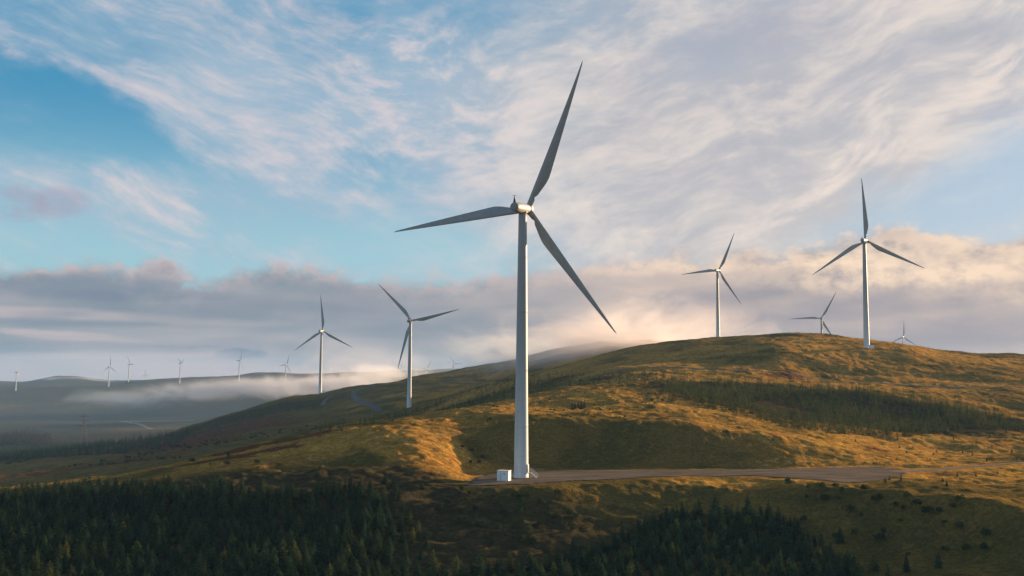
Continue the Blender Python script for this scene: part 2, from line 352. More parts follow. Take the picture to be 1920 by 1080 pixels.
near_l = sstep(250, 300, Yv)*sstep(400, 340, Yv)*sstep(700, 560, px)
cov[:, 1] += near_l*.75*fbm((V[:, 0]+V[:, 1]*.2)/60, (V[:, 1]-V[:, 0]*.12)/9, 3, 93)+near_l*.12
far = sstep(1150, 1500, Yv); cov[:, 2] += far*(.62+.75*fbm(V[:, 0]/420, V[:, 1]/520, 4, 55)); cov[:, 0] -= .3*far; cov[:, 1] += far*.3*fbm(V[:, 0]/300, V[:, 1]/300, 3, 56)  # far slopes darkened in colour for cloud shadow and dark forestry
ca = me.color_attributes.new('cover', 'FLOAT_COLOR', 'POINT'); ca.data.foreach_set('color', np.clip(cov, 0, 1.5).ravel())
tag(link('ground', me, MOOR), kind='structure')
# ------------------------------------------------------------------ gravel pad and tracks, thin sheets on the land
def sheet(name, inside, box, st, m, lift=.16, pred=None):
    xs = np.arange(box[0], box[1], st); ys = np.arange(box[2], box[3], st)
    X, Y = np.meshgrid(xs, ys); d = inside(X, Y)
    ok = d < 0
    q = ok[:-1, :-1] & ok[1:, :-1] & ok[:-1, 1:] & ok[1:, 1:]
    i, j = np.nonzero(q); w = len(xs); Q = np.stack([i*w+j, i*w+j+1, (i+1)*w+j+1, (i+1)*w+j], -1)
    us, inv = np.unique(Q, return_inverse=True); Q = inv.reshape(-1, 4)
    x = X.ravel()[us]; y = Y.ravel()[us]
    z = ground(x, y)+lift*np.clip(-d.ravel()[us]/.5, 0, 1)
    return tag(link(name, np_mesh(name, np.stack([x, y, z], -1), Q), m), kind='structure')
sheet('gravel_pad', lambda x, y: polydist(x, y, PAD)+2.2*fbm(x/5, y/3, 4, 77)+.7, (PAD[:, 0].min()-2, PAD[:, 0].max()+2, PAD[:, 1].min()-2, PAD[:, 1].max()+2), .4, GRAVEL)
for P, w, nm in TRACKS:
    # strips following the centre line
    seg = [P[0]]
    for a, b in zip(P[:-1], P[1:]):
        k = max(1, int(np.hypot(*(b-a))/(1.5 if w < 4 else 6)))
        for s in range(1, k+1): seg.append(a+(b-a)*s/k)
    seg = np.array(seg)
    for _ in range(12): seg[1:-1] = (seg[:-2]+seg[1:-1]*2+seg[2:])/4
    tg = np.gradient(seg, axis=0); tg /= np.linalg.norm(tg, axis=1)[:, None]+1e-9; nn = np.stack([-tg[:, 1], tg[:, 0]], -1)
    K = 7; rows = []
    for k in range(K):
        s = (k/(K-1)*2-1)*w*(1+.25*vnoise(seg[:, 0]/6+k*.1, seg[:, 1]/6, 3))
        p = seg+nn*s[:, None]
        lift = (.55 if w > 4 else .2)*(1 if 0 < k < K-1 else -.2)
        rows.append(np.column_stack([p, ground(p[:, 0], p[:, 1])+lift]))
    Vt = np.stack(rows, 1).reshape(-1, 3)
    tag(link(nm, np_mesh(nm, Vt, grid_quads(len(seg), K)), ROADM if nm in ('hill_road', 'side_track') else TRACKM), kind='structure')
# ------------------------------------------------------------------ conifers
def conifer_np(rg, tiers, nb, tw, spread=.2, low=.05, full=.75):
    V = []; T = []; tip = []
    for k in range(tiers):
        f = k/(tiers-1); z = low+(1-low)*.97*f
        Rr = spread*((1-f)**full*.95+.05)*rg.uniform(.8, 1.15)
        n = max(3, int(nb*(1-.55*f))); a0 = rg.uniform(0, 6.28)
        for j in range(n):
            a = a0+6.283*(j+rg.uniform(-.3, .3))/n; rr = Rr*rg.uniform(.6, 1.15)
            dz = rr*rg.uniform(-.25, .35)*(1-f)+rr*.7*f; zz = z+rg.uniform(-.02, .02)
            ca, sa = math.cos(a), math.sin(a); bx = .01
            wd = (.30+.1*rg.random())*rr+.008
            p0 = np.array([bx*ca, bx*sa, zz]); p1 = np.array([rr*ca, rr*sa, zz-dz*.6]); side = np.array([-sa, ca, 0])
            for t in range(tw):
                q = .35+.45*(t/(max(1, tw-1))) if tw > 1 else .55
                mid = p0*(1-q)+p1*q
                for sg in (-1, 1):
                    s0 = len(V)
                    e = mid+side*sg*wd*(1.15-q*.6)+np.array([ca, sa, 0])*rr*.12+np.array([0, 0, rg.uniform(-.022, .006)])
                    b0 = p0*(1-max(0, q-.3))+p1*max(0, q-.3)+np.array([0, 0, .012])
                    V += [b0, mid+np.array([0, 0, -.012]), e]; T.append((s0, s0+1, s0+2)); tip += [0, .3, 1]
            s0 = len(V); V += [p0+np.array([0, 0, .015]), p0*.45+p1*.55+np.array([0, 0, -.03]), p1]; T.append((s0, s0+1, s0+2)); tip += [0, .2, 1]
    s0 = len(V)
    for a in (0, 2.1, 4.2):
        V += [np.array([.012*math.cos(a), .012*math.sin(a), .93]), np.array([.012*math.cos(a+2.1), .012*math.sin(a+2.1), .93]), np.array([0, 0, 1.03])]
        T.append((s0, s0+1, s0+2)); tip += [0, 0, 1]; s0 += 3
    return np.array(V), np.array(T), np.array(tip, np.float32)
def shrub_np(rg, n=230):
    V = []; T = []; tip = []
    lob = [(rg.uniform(-.25, .25), rg.uniform(-.25, .25), rg.uniform(.25, .55), rg.uniform(.22, .36)) for _ in range(5)]
    for i in range(n):
        L = lob[i % 5]; d = rg.normal(size=3); d /= np.linalg.norm(d); d[2] = abs(d[2])*rg.choice([1, 1, -.5])
        c = np.array(L[:3])+d*L[3]*rg.uniform(.6, 1); s = rg.uniform(.05, .11)
        A = rg.normal(size=3); A /= np.linalg.norm(A); B = np.cross(A, d); B /= np.linalg.norm(B)+1e-6
        k = len(V); V += [c-A*s, c+B*s*.8, c+A*s*.9+d*s*.5, ]; T.append((k, k+1, k+2)); tip += [0, .4, 1]
        k = len(V); V += [c-B*s*.8, c+A*s*.6, c+d*s]; T.append((k, k+1, k+2)); tip += [0, .4, 1]
    V = np.array(V); V[:, 2] = np.maximum(V[:, 2], 0)
    return V, np.array(T), np.array(tip, np.float32)
def add_tip(me, tip):
    a = me.attributes.new('tip', 'FLOAT', 'POINT'); a.data.foreach_set('value', tip.astype(np.float32))
def tri_mesh(name, d, m):
    me = np_mesh(name, d[0], None, d[1], smooth=False); add_tip(me, d[2]); me.materials.append(m); return me
HI = [conifer_np(np.random.default_rng(100+i), 17, 9, 2, [.29, .34, .26, .31, .37, .30][i], full=.62) for i in range(6)]
LO = [conifer_np(np.random.default_rng(200+i), 9, 6, 1, [.28, .32, .25, .30][i], full=.65) for i in range(4)]
SHR = [shrub_np(np.random.default_rng(300+i)) for i in range(4)]
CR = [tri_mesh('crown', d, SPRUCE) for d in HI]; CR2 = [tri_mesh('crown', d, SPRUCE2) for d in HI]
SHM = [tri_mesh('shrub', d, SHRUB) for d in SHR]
def trunk_mesh():
    n = 7; rows = []
    for z, r in ((-.06, .022), (0, .02), (.3, .014), (.7, .007), (.96, .002)):
        for k in range(n): rows.append((r*math.cos(6.283*k/n), r*math.sin(6.283*k/n), z))
    return np_mesh('trunk', rows, grid_quads(5, n, True))
TRK = trunk_mesh(); TRK.materials.append(BARK)
def scatter(poly, spacing, dens=1., clump=0., cs=25., seed=1, ylim=None):
    """points on the land whose feet fall inside a region, jittered grid"""
    P = [hit(min(max(u, -380), 2280), v) for u, v in poly]; P = [p for p in P if p is not None]
    A = np.array(P); x0, x1, y0, y1 = A[:, 0].min()-10, A[:, 0].max()+10, A[:, 1].min()-10, A[:, 1].max()+10
    rg = np.random.default_rng(seed)
    X, Y = np.meshgrid(np.arange(x0, x1, spacing), np.arange(y0, y1, spacing))
    X = X.ravel()+rg.uniform(-.48, .48, X.size)*spacing; Y = Y.ravel()+rg.uniform(-.48, .48, Y.size)*spacing
    z = base_h(X, Y); u, v = project(np.stack([X, Y, z], -1))
    ok = inpoly(X, Y, A[:, :2].tolist())
    nz = fbm(X/cs, Y/cs, 3, seed+50)
    ok &= rg.random(X.size) < np.clip(dens+clump*nz*2.2, 0, 1)
    if ylim: ok &= (Y > ylim[0]) & (Y < ylim[1])
    ok &= polydist(X, Y, PAD) > 2.5
    X, Y = X[ok], Y[ok]
    return X, Y, ground(X, Y)
def merged(name, pts, hs, lib, m, label, cat, seed=3):
    rg = np.random.default_rng(seed); Vs = []; Ts = []; tips = []; n = 0
    for (x, y, z), h in zip(pts, hs):
        d = lib[rg.integers(len(lib))]; a = rg.uniform(0, 6.28); c, s = math.cos(a), math.sin(a); w = h*rg.uniform(.95, 1.35)
        v = d[0]; Vs.append(np.column_stack([x+(v[:, 0]*c-v[:, 1]*s)*w, y+(v[:, 0]*s+v[:, 1]*c)*w, z-.1+v[:, 2]*h]))
        Ts.append(d[1]+n); tips.append(d[2]); n += len(v)
    if not Vs: return
    me = np_mesh(name, np.vstack(Vs), None, np.vstack(Ts), smooth=False); add_tip(me, np.concatenate(tips))
    return tag(link(name, me, m), label, cat, kind='stuff')
W1 = [(-380,950),(0,938),(120,925),(250,920),(420,918),(560,925),(640,918),(700,925),(722,955),(740,1000),(735,1050),(742,1100),(760,1300),(-380,1300)]
W2 = [(740,1095),(900,1080),(1000,1068),(1060,1050),(1130,1030),(1200,990),(1290,972),(1400,968),(1470,975),(1520,1010),(1560,1050),(1620,1090),(1680,1300),(740,1300)]
tot = []
for wi, (W, spc, hh, sd) in enumerate(((W1, 2.15, (1.9, 4.9), 21), (W2, 2.15, (1.9, 4.9), 22))):
    x, y, z = scatter(W, spc, 1.05, .25, 16, sd)
    rg = np.random.default_rng(sd+5); h = rg.uniform(hh[0], hh[1], len(x))*(1+.18*fbm(x/20, y/20, 2, 8))
    u, v = project(np.stack([x, y, z], -1)); ut, vt = project(np.stack([x, y, z+h], -1))
    for i in range(len(x)):
        vis = -10 < u[i] < 1930 and vt[i] < 1072
        tot.append((wi, x[i], y[i], z[i], h[i], (h[i]/y[i] if vis else 0)))
tot.sort(key=lambda a: -a[5])
single, rest = tot[:300], tot[300:]
TL = [('dark spruce in the dense wood filling the bottom left corner', 'spruces of the bottom left wood'),
      ('dark spruce in the wood at the bottom edge right of the white tower', 'spruces of the bottom middle wood')]
for i, (wi, x, y, z, h, _) in enumerate(single):
    t = empty('spruce_tree', (x, y, z-.1), random.uniform(0, 6.28)); w = random.uniform(.95, 1.4)
    t.scale = (h*w, h*w, h); t.rotation_euler.x = random.uniform(-.03, .03)
    tag(t, TL[wi][0], 'tree', TL[wi][1])
    c = bpy.data.objects.new('crown', CR[i % 6] if random.random() < .8 else CR2[i % 6]); COL.objects.link(c); c.parent = t
    k = bpy.data.objects.new('trunk', TRK); COL.objects.link(k); k.parent = t
for wi, lab in ((0, 'dense dark spruce wood filling the bottom left corner'), (1, 'dark spruce wood along the bottom edge of the middle')):
    s = [a for a in rest if a[0] == wi]
    merged('spruce_wood', [a[1:4] for a in s], [a[4] for a in s], HI[:4], SPRUCE, lab, 'wood', 3+wi)
def wood(name, poly, spc, hh, lib, m, label, dens=1, clump=.3, cs=25, seed=1, ylim=None):
    x, y, z = scatter(poly, spc, dens, clump, cs, seed, ylim); h = np.random.default_rng(seed).uniform(hh[0], hh[1], len(x))
    print(name, label, len(x))
    return merged(name, list(zip(x, y, z)), h, lib, m, label, 'wood', seed)
wood('conifer_plantation', [(1232,752),(1250,728),(1300,718),(1360,716),(1440,722),(1540,730),(1640,742),(1720,758),(1830,770),(1930,792),(2100,800),(2100,830),(1900,812),(1800,808),(1700,822),(1600,816),(1500,806),(1440,792),(1380,778),(1300,764)],
     2.5, (1.9, 5.0), LO, SPRUCE2, 'young conifer plantation on the sunny slope of the right hand hill', .95, .75, 28, 31)
wood('young_woodland', [(690,790),(740,778),(800,764),(830,752),(880,738),(950,722),(1050,702),(1130,694),(1230,700),(1300,712),(1230,722),(1100,728),(1020,738),(950,752),(890,762),(800,778),(700,796)],
     4.2, (1.6, 3.6), LO, SPRUCE, 'dark young woodland on the shaded slope behind the white tower', .55, .9, 40, 32)
wood('valley_wood', [(-120,842),(0,838),(40,838),(94,836),(96,828),(60,822),(0,822),(-120,822)], 7, (13, 19), LO, LARCH, 'brown and dark wood at the left edge of the valley', 1, .1, 60, 33, (1000, 1700))
wood('valley_belt', [(-100,870),(60,868),(200,855),(330,836),(360,812),(330,812),(200,828),(60,838),(-100,845)], 7, (5, 9), LO, SPRUCE, 'dark green tree belt crossing the left valley floor', .85, .6, 90, 34)
wood('ridge_wood', [(330,812),(400,800),(470,778),(520,762),(590,750),(600,765),(560,780),(480,800),(400,815),(330,826)], 6, (2.5, 5.), LO, SPRUCE, 'dark wood on the ridge below the small left hand turbine', .6, .8, 60, 35)
wood('heath_scrub', [(0,905),(200,885),(420,845),(600,800),(600,790),(420,822),(250,845),(0,868)], 7.5, (1.2, 3.2), SHR, SHRUB, 'scattered dark scrub on the brown heath left of the golden hill', .22, .5, 70, 36)
wood('hill_scrub', [(1330,700),(1340,668),(1420,662),(1520,690),(1560,700),(1500,706),(1400,700)], 5, (1.2, 2.4), LO, SPRUCE2, 'small scattered conifers on the upper slope of the big hill', .22, .6, 40, 37)
wood('skyline_scrub', [(600,742),(700,724),(800,709),(870,696),(870,702),(800,718),(700,738)], 9, (1.2, 3.), LO, SPRUCE, 'thin line of bushes along the left skyline ridge', .25, .5, 90, 38)
wood('hollow_wood', [(560,812),(640,792),(740,778),(800,768),(760,784),(680,800),(600,822)], 4, (1.5, 3.2), LO, SPRUCE, 'dark young trees in the hollow below the second turbine', .6, .6, 40, 39)
# single shrubs and small trees that stand on their own
def spots(lst, label, group, kind, hh):
    for (u, v) in lst:
        q = hit(u, v)
        if q is None: continue
        h = random.uniform(*hh); z = float(ground(q[0], q[1]))-.1
        if kind == 'shrub':
            o = bpy.data.objects.new('shrub', random.choice(SHM)); COL.objects.link(o); o.location = (q[0], q[1], z)
            o.scale = (h*random.uniform(.75, 1.25), h*random.uniform(.75, 1.2), h); o.rotation_euler.z = random.uniform(0, 6.28)
            tag(o, label, 'shrub', group)
        else:
            t = empty('young_conifer', (q[0], q[1], z), random.uniform(0, 6.28)); t.scale = (h*1.15, h*1.15, h); tag(t, label, 'young conifer', group)
            c = bpy.data.objects.new('crown', random.choice(CR if random.random() < .5 else CR2)); COL.objects.link(c); c.parent = t
            k = bpy.data.objects.new('trunk', TRK); COL.objects.link(k); k.parent = t
def jit(n, u0, v0, u1, v1, seed):
    rg = random.Random(seed); return [(rg.uniform(u0, u1), rg.uniform(v0, v1)) for _ in range(n)]
spots([(866,925),(925,930),(905,940),(937,948),(965,930),(838,946),(792,918),(735,927),(940,965),(975,960),(893,960),(865,965),(1028,958),(1005,992),(1058,988),(900,985),(935,992),(990,1005),(860,960),(820,965),(770,1010),(760,985),(1015,945),(1075,995),(950,1008),(640,905),(692,895),(715,930)]+jit(22, 800, 925, 1080, 1030, 3),
      'dark shrub on the shaded grass slope just below the gravel pad', 'shrubs below the gravel pad', 'shrub', (1.2, 2.4))
spots([(1478,910),(1516,918),(1538,918),(1512,935),(1542,940),(1568,915),(1580,930),(1622,925),(1640,950),(1615,975),(1595,962),(1650,945),(1680,958),(1700,945),(1720,955),(1740,975),(1762,972),(1690,985),(1655,1010),(1650,1018),(1575,1025),(1572,1018),(1770,990),(1800,1000),(1702,1045),(1850,1010)]+jit(12, 1480, 925, 1880, 1060, 4),
      'dark bush on the shaded slope at the lower right', 'bushes on the lower right slope', 'shrub', (1.1, 2.6))
spots([(1640,1078),(1665,1086),(1575,1022),(1700,1078),(1760,1070)], 'dark young conifer standing alone near the bottom right edge', 'lone conifers at the bottom right', 'tree', (2.4, 3.8))
spots([(1604,826),(1700,850),(1712,838),(1750,852),(1756,847),(1660,905),(1668,900),(1690,905),(1768,905),(1775,912),(1830,895),(1795,890),(1870,885),(1898,880),(1450,828),(1830,835),(1860,838)]+jit(16, 1680, 812, 1910, 868, 5),
      'small young conifer scattered on the golden grass right of the gravel pad', 'small conifers on the golden grass', 'tree', (.8, 1.7))
spots([(1078,764),(1084,762),(1090,765),(1073,766),(1096,764)], 'young conifer in the small clump on the bench right of the tower', 'clump of conifers beside the tower', 'tree', (2.4, 3.4))
spots([(918,788),(914,791),(882,870),(885,852),(868,846),(925,765),(932,764),(898,872),(905,862),(1233,752),(1243,756),(1238,742),(1228,746),(1222,756)], 'dark bush on the golden slope between mound and tower', 'bushes around the mound', 'shrub', (1., 1.9))
spots([(428,858),(425,868),(360,868),(525,875),(610,805),(620,808),(545,820),(600,880),(480,868),(395,872),(640,812)], 'dark bush on the golden ridge above the bottom left wood', 'bushes on the golden ridge', 'shrub', (1.2, 2.2))
spots(jit(40, 1010, 735, 1240, 785, 8), 'tiny bush on the sunlit bench behind the white tower', 'tiny bushes on the sunlit bench', 'shrub', (.5, 1.1))
spots([(748,948),(756,962),(742,930),(768,985),(752,1000),(774,1022),(760,1040),(790,1050),(735,912),(762,1068),(785,1008),(744,975),(812,1062),(800,1035),(722,905),(755,1020)],
      'dark young conifer thinning out beyond the right edge of the bottom left wood', 'conifers at the edge of the bottom left wood', 'tree', (2.0, 3.8))
# ------------------------------------------------------------------ turbines
WHITE = simple('turbine_paint', (.29, .27, .24, 1), .5, amt=.12, scale=.25, spec=.4)
def tower_mat():
    m, n, l = mat('tower_paint'); T = NT(m.node_tree)
    b = T.new('ShaderNodeBsdfPrincipled'); o = T.new('ShaderNodeOutputMaterial'); l.new(b.outputs[0], o.inputs[0])
    tc = T.new('ShaderNodeTexCoord').outputs['Object']; s = T.new('ShaderNodeSeparateXYZ'); l.new(tc, s.inputs[0])
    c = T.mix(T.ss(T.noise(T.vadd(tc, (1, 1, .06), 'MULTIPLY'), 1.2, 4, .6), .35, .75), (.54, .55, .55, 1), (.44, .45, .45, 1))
    # the upper sections are greyer than the paler foot
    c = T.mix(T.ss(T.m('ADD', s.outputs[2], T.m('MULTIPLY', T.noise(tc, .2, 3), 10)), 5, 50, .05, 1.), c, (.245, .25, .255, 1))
    # dirt streaks below the flanges
    c = T.mix(T.ss(T.noise(T.vadd(tc, (3, 3, .05), 'MULTIPLY'), 1., 3, .6), .58, .8, 0, .35), c, (.30, .29, .27, 1))
    # weld seams every plate, bolted flanges between the sections
    zz = T.m('ADD', s.outputs[2], T.m('MULTIPLY', T.noise(tc, .8, 2), .02))
    fr = T.m('ABSOLUTE', T.m('SUBTRACT', T.m('FRACT', T.m('DIVIDE', zz, 2.85)), .5))
    c = T.mix(T.ss(fr, .488, .497, 0, .45), c, (.16, .16, .16, 1))
    l.new(c, b.inputs['Base Color']); b.inputs['Roughness'].default_value = .5; b.inputs['Specular IOR Level'].default_value = .35
    return m
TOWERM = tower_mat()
BLADEM = simple('blade_paint', (.24, .245, .25, 1), .4, amt=.08, scale=.6, spec=.4)
CAPM = simple('cap_paint', (.20, .21, .22, 1), .6, amt=.1, scale=.5)
DARKM = simple('dark_metal', (.07, .07, .075, 1), .6)
GALV = simple('galvanised_steel', (.45, .44, .42, 1), .5, amt=.15, scale=4)
DOORM = simple('door_paint', (.42, .43, .43, 1), .5)
KIOSKM = simple('kiosk_paint', (.66, .65, .62, 1), .55, amt=.06, scale=2)
ROOFM = simple('kiosk_roof', (.50, .46, .42, 1), .6)
CONC = simple('concrete', (.34, .32, .29, 1), .9, amt=.2, scale=2)
def ring_mesh(name, rings, n=48, cap0=True, cap1=True, axis='z', smooth=True):
    """rings: list of (pos, radius) or (pos, rx, ry, offset)"""
    V = []
    for g in rings:
        p = g[0]; rx = g[1]; ry_ = g[2] if len(g) > 2 else rx; off = g[3] if len(g) > 3 else 0
        for k in range(n):
            a = 2*math.pi*k/n; c, s = math.cos(a)*rx, math.sin(a)*ry_
            V.append((c, s, p) if axis == 'z' else (c, p, s+off))
    Q = grid_quads(len(rings), n, True)
    if axis != 'z': Q = Q[:, ::-1]
    me = np_mesh(name, V, Q, None, smooth)
    bm = bmesh.new(); bm.from_mesh(me); bm.verts.ensure_lookup_table()
    if cap0: bm.faces.new([bm.verts[i] for i in range(n)][::-1])
    if cap1: bm.faces.new([bm.verts[(len(rings)-1)*n+i] for i in range(n)])
    bmesh.ops.recalc_face_normals(bm, faces=bm.faces); bm.to_mesh(me); bm.free()
    return me
def box_bm(bm, cx, cy, cz, sx, sy, sz, rot=None, bev=0):
    r = bmesh.ops.create_cube(bm, size=1); vs = r['verts']
    bmesh.ops.scale(bm, vec=(sx, sy, sz), verts=vs)
    if bev: bmesh.ops.bevel(bm, geom=list({e for v in vs for e in v.link_edges}), offset=bev, segments=2, affect='EDGES'); vs = [v for v in bm.verts if v.is_valid and v.index == -1 or True][-0:] if False else vs
    vs = [v for v in vs if v.is_valid]
    return vs
def boxes(name, lst, m, bevel=0):
    bm = bmesh.new()
    for b in lst:
        t = bmesh.new(); bmesh.ops.create_cube(t, size=1); bmesh.ops.scale(t, vec=b[3:6], verts=t.verts)
        if bevel: bmesh.ops.bevel(t, geom=t.edges[:], offset=bevel, segments=2, affect='EDGES')
        if len(b) > 6: bmesh.ops.rotate(t, cent=(0, 0, 0), matrix=Matrix.Rotation(b[6], 3, b[7] if len(b) > 7 else 'Z'), verts=t.verts)
        bmesh.ops.translate(t, vec=b[:3], verts=t.verts)
        tm = bpy.data.meshes.new('t'); t.to_mesh(tm); t.free(); bm.from_mesh(tm); bpy.data.meshes.remove(tm)
    me = bpy.data.meshes.new(name); bm.to_mesh(me); bm.free(); me.materials.append(m); return me
def rod(bm, a, b, r, n=8):
    a = Vector(a); b = Vector(b); d = b-a
    res = bmesh.ops.create_cone(bm, cap_ends=True, segments=n, radius1=r, radius2=r, depth=d.length)
    q = d.to_track_quat('Z', 'Y').to_matrix().to_4x4()
    bmesh.ops.transform(bm, matrix=Matrix.Translation((a+b)/2) @ q, verts=res['verts'])
def rods(name, lst, m, r=.03):
    bm = bmesh.new()
    for x in lst: rod(bm, x[0], x[1], x[2] if len(x) > 2 else r)
    me = bpy.data.meshes.new(name); bm.to_mesh(me); bm.free(); me.materials.append(m); return me
TH = 70.3         # nacelle axis above the ground
def tower_rings():
    R_ = []; z1 = TH-1.35
    def rad_(z): return 1.88-(1.88-1.08)*(z/z1)
    fl = (0.02, 13.5, 28, 43, 57.5)
    for z in np.linspace(0, z1, 50):
        R_.append((float(z), rad_(z)))
    for f in fl[1:]:
        for dz, dr in ((-.09, 0), (-.07, .035), (.07, .035), (.09, 0)): R_.append((f+dz, rad_(f)+dr*.15))
    R_ += [(.0, 2.02), (.22, 2.02), (.24, 1.9)]
    R_ = sorted(set(R_))
    R_ = [r for r in R_ if not (r[0] == 0 and r[1] < 2)]
    return R_
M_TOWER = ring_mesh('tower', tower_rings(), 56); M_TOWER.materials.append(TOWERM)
# nacelle lies along +y (towards the rotor); origin on the yaw axis at axle height
M_NAC = ring_mesh('nacelle', [(-5.6, 1.12, 1.12, 0), (-5.5, 1.17, 1.17, 0), (-4.2, 1.30, 1.28, 0), (-2., 1.42, 1.38, 0), (.3, 1.44, 1.40, 0), (1.5, 1.36, 1.34, 0), (2.4, 1.25, 1.22, 0), (2.7, 1.2, 1.2, 0)], 40, axis='y'); M_NAC.materials.append(WHITE)
M_CAP = ring_mesh('rear_cap', [(-5.78, .55, .55), (-5.75, .98, .98), (-5.66, 1.10, 1.10), (-5.6, 1.12, 1.12)], 40, axis='y', cap1=False); M_CAP.materials.append(CAPM)
M_YAW = ring_mesh('yaw_collar', [(-1.36, 1.2), (-1.1, 1.28), (-.9, 1.28)], 40); M_YAW.materials.append(WHITE)
M_HUB = ring_mesh('hub', [(2.55, 1.1), (2.74, 1.24), (3.2, 1.38), (4.0, 1.40), (4.6, 1.22), (5.1, .9), (5.45, .5), (5.6, .12)], 32, axis='y'); M_HUB.materials.append(WHITE)
M_MAST = np_mesh('wind_mast', [(-.46,-5.3,.95),(.46,-5.3,.95),(.46,-5.0,.98),(-.46,-5.0,.98),(-.05,-5.2,2.95),(.05,-5.2,2.95),(.05,-5.1,2.95),(-.05,-5.1,2.95)],
    [(0,1,5,4),(1,2,6,5),(2,3,7,6),(3,0,4,7),(4,5,6,7)], None, False); M_MAST.materials.append(DARKM)
M_VANE = rods('wind_vane', [((-.42,-5.12,2.98),(.42,-5.12,2.98),.045),((-.42,-5.12,2.9),(-.42,-5.12,3.12),.05),((.42,-5.12,2.9),(.42,-5.12,3.12),.05),((.0,-5.12,2.7),(.0,-5.12,2.9),.05)], DARKM)
M_HATCH = rods('roof_rail', [((.35,-3.9,1.3),(.35,-3.9,1.62)),((.35,-3.3,1.35),(.35,-3.3,1.62)),((.35,-3.9,1.62),(.35,-3.3,1.62)),((-.5,-1.2,1.3),(-.5,-1.2,1.55))], GALV)
def blade_mesh():
    # along +z from the hub centre, flat side facing -y, trailing edge towards +x
    st = []; N = 46; n = 22
    for i in range(N):
        f = i/(N-1); r = .9+(41.2-.9)*f
        if f < .035: c = 1.62; th = 1.0; le = -.81
        else:
            g = (f-.035)/.965
            if g < .20: s = g/.20; s = s*s*(3-2*s); c = 1.62+(3.02-1.62)*s
            else: s = (g-.20)/.80; c = 3.02*(1-s)**.93*.90+.32*(1-.25*s)
            if f > .985: c *= max(.3, 1-(f-.985)/.015*.7)
            th = 1.0+(.26-1.0)*min(1, g/.16)**.7 if g < .16 else .26-.10*(g-.16)/.84
            le = -.81+.10*g
        # square steps of the trailing edge near the root
        cut = 0
        if .045 < f < .085: cut = .25*c
        tw = R(13)*(1-f)**2+R(4)
        te = le+c-cut
        for k in range(n):
            a = 2*math.pi*k/n; xx = math.cos(a); yy = math.sin(a)
            x = le+(te-le)*(.5+.5*xx)
            tt = th*(c-cut)*.5
            if th < .9:
                w = (.5+.5*xx); prof = math.sqrt(max(0, w))*(1-w)*2.6 if False else (math.sin(math.pi*(w**.62)))
                y = math.copysign(1, yy)*tt*prof*.9 if abs(yy) > 1e-6 else 0
                y = y*(1.15 if yy > 0 else .75)
            else: y = yy*tt
            bend = -.9*f*f
            X = x*math.cos(tw)-y*math.sin(tw); Yb = x*math.sin(tw)+y*math.cos(tw)
            st.append((X, Yb+bend, r))
    me = np_mesh('blade', st, grid_quads(N, n, True))
    bm = bmesh.new(); bm.from_mesh(me); bm.verts.ensure_lookup_table()
    bm.faces.new([bm.verts[(N-1)*n+i] for i in range(n)]); bm.faces.new([bm.verts[i] for i in range(n)][::-1])
    bmesh.ops.recalc_face_normals(bm, faces=bm.faces); bm.to_mesh(me); bm.free(); me.materials.append(BLADEM)
    return me
M_BLADE = blade_mesh()
M_ROOTR = ring_mesh('root_collar', [(.85, .9), (1.0, .93), (1.3, .93), (1.34, .86)], 28); M_ROOTR.materials.append(WHITE)
def child(name, me, parent):
    o = bpy.data.objects.new(name, me); COL.objects.link(o); o.parent = parent; return o
def turbine(x, y, z, yaw, ph, label, hubz=None, tilt=5, near=False):
    t = empty('wind_turbine', (x, y, z)); tag(t, label, 'wind turbine', 'turbines of the wind farm')
    k = 1. if hubz is None else (hubz-z)/TH
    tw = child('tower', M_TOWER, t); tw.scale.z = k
    hz = (hubz-z) if hubz is not None else TH
    base = Matrix.Translation((0, 0, hz)) @ Matrix.Rotation(-R(yaw), 4, 'Z')
    tl = base @ Matrix.Rotation(R(tilt), 4, 'X')
    def put(name, me, par=None, mtx=tl):
        o = child(name, me, par or t); o.matrix_local = mtx; return o
    nac = put('nacelle', M_NAC); 
    c = put('rear_cap', M_CAP, nac, Matrix.Identity(4)); ms = put('wind_mast', M_MAST, nac, Matrix.Identity(4))
    if near: put('wind_vane', M_VANE, nac, Matrix.Identity(4)); put('roof_rail', M_HATCH, nac, Matrix.Identity(4)); 
    put('yaw_collar', M_YAW, None, base)
    hub = put('hub', M_HUB)
    for i in range(3):
        a = R(ph+120*i)      # angle measured counter clockwise seen from behind
        b = put('blade', M_BLADE, None, tl @ Matrix.Translation((0, 3.6, 0)) @ Matrix.Rotation(-(a-math.pi/2), 4, 'Y'))
        if near: put('root_collar', M_ROOTR, b, Matrix.Identity(4))
    return t
def px_turbine(base=None, hub=None, Y=0, yaw=0, ph=0, label='', near=False, sink=0):
    if base is not None:
        d = ray(*base); x = d[0]*Y; z = float(ground(x, Y))-sink
        print('base', label[:30], 'want', round(d[2]*Y, 1), 'land', round(z, 1))
        z = min(z, d[2]*Y+.3) if near else z
        hz = z+TH
    else:
        d = ray(*hub); x = d[0]*Y; z = float(ground(x, Y))-sink; hz = d[2]*Y
        print('hub', label[:30], 'tower', round(hz-z, 1))
    return turbine(x, Y, z, yaw, ph, label, hz, near=near)
T1 = px_turbine((977,897), None, 260, 24, 64.8, 'large white wind turbine in the foreground on the gravel pad', True)
px_turbine((767,763), None, 800, 12, 12, 'wind turbine just left of the foreground tower, one blade hanging before the dark hillside')
T3 = px_turbine((1625,652), None, 645, 32, 90, 'tall wind turbine near the top of the right hand hill, one blade straight up')
px_turbine(None, (1345,507), 985, 36, 62, 'wind turbine with its foot hidden behind the hilltop, left of the tall right one')
px_turbine(None, (1540,597), 1330, 12, 60, 'small wind turbine behind the hilltop, close left of the tall right one')
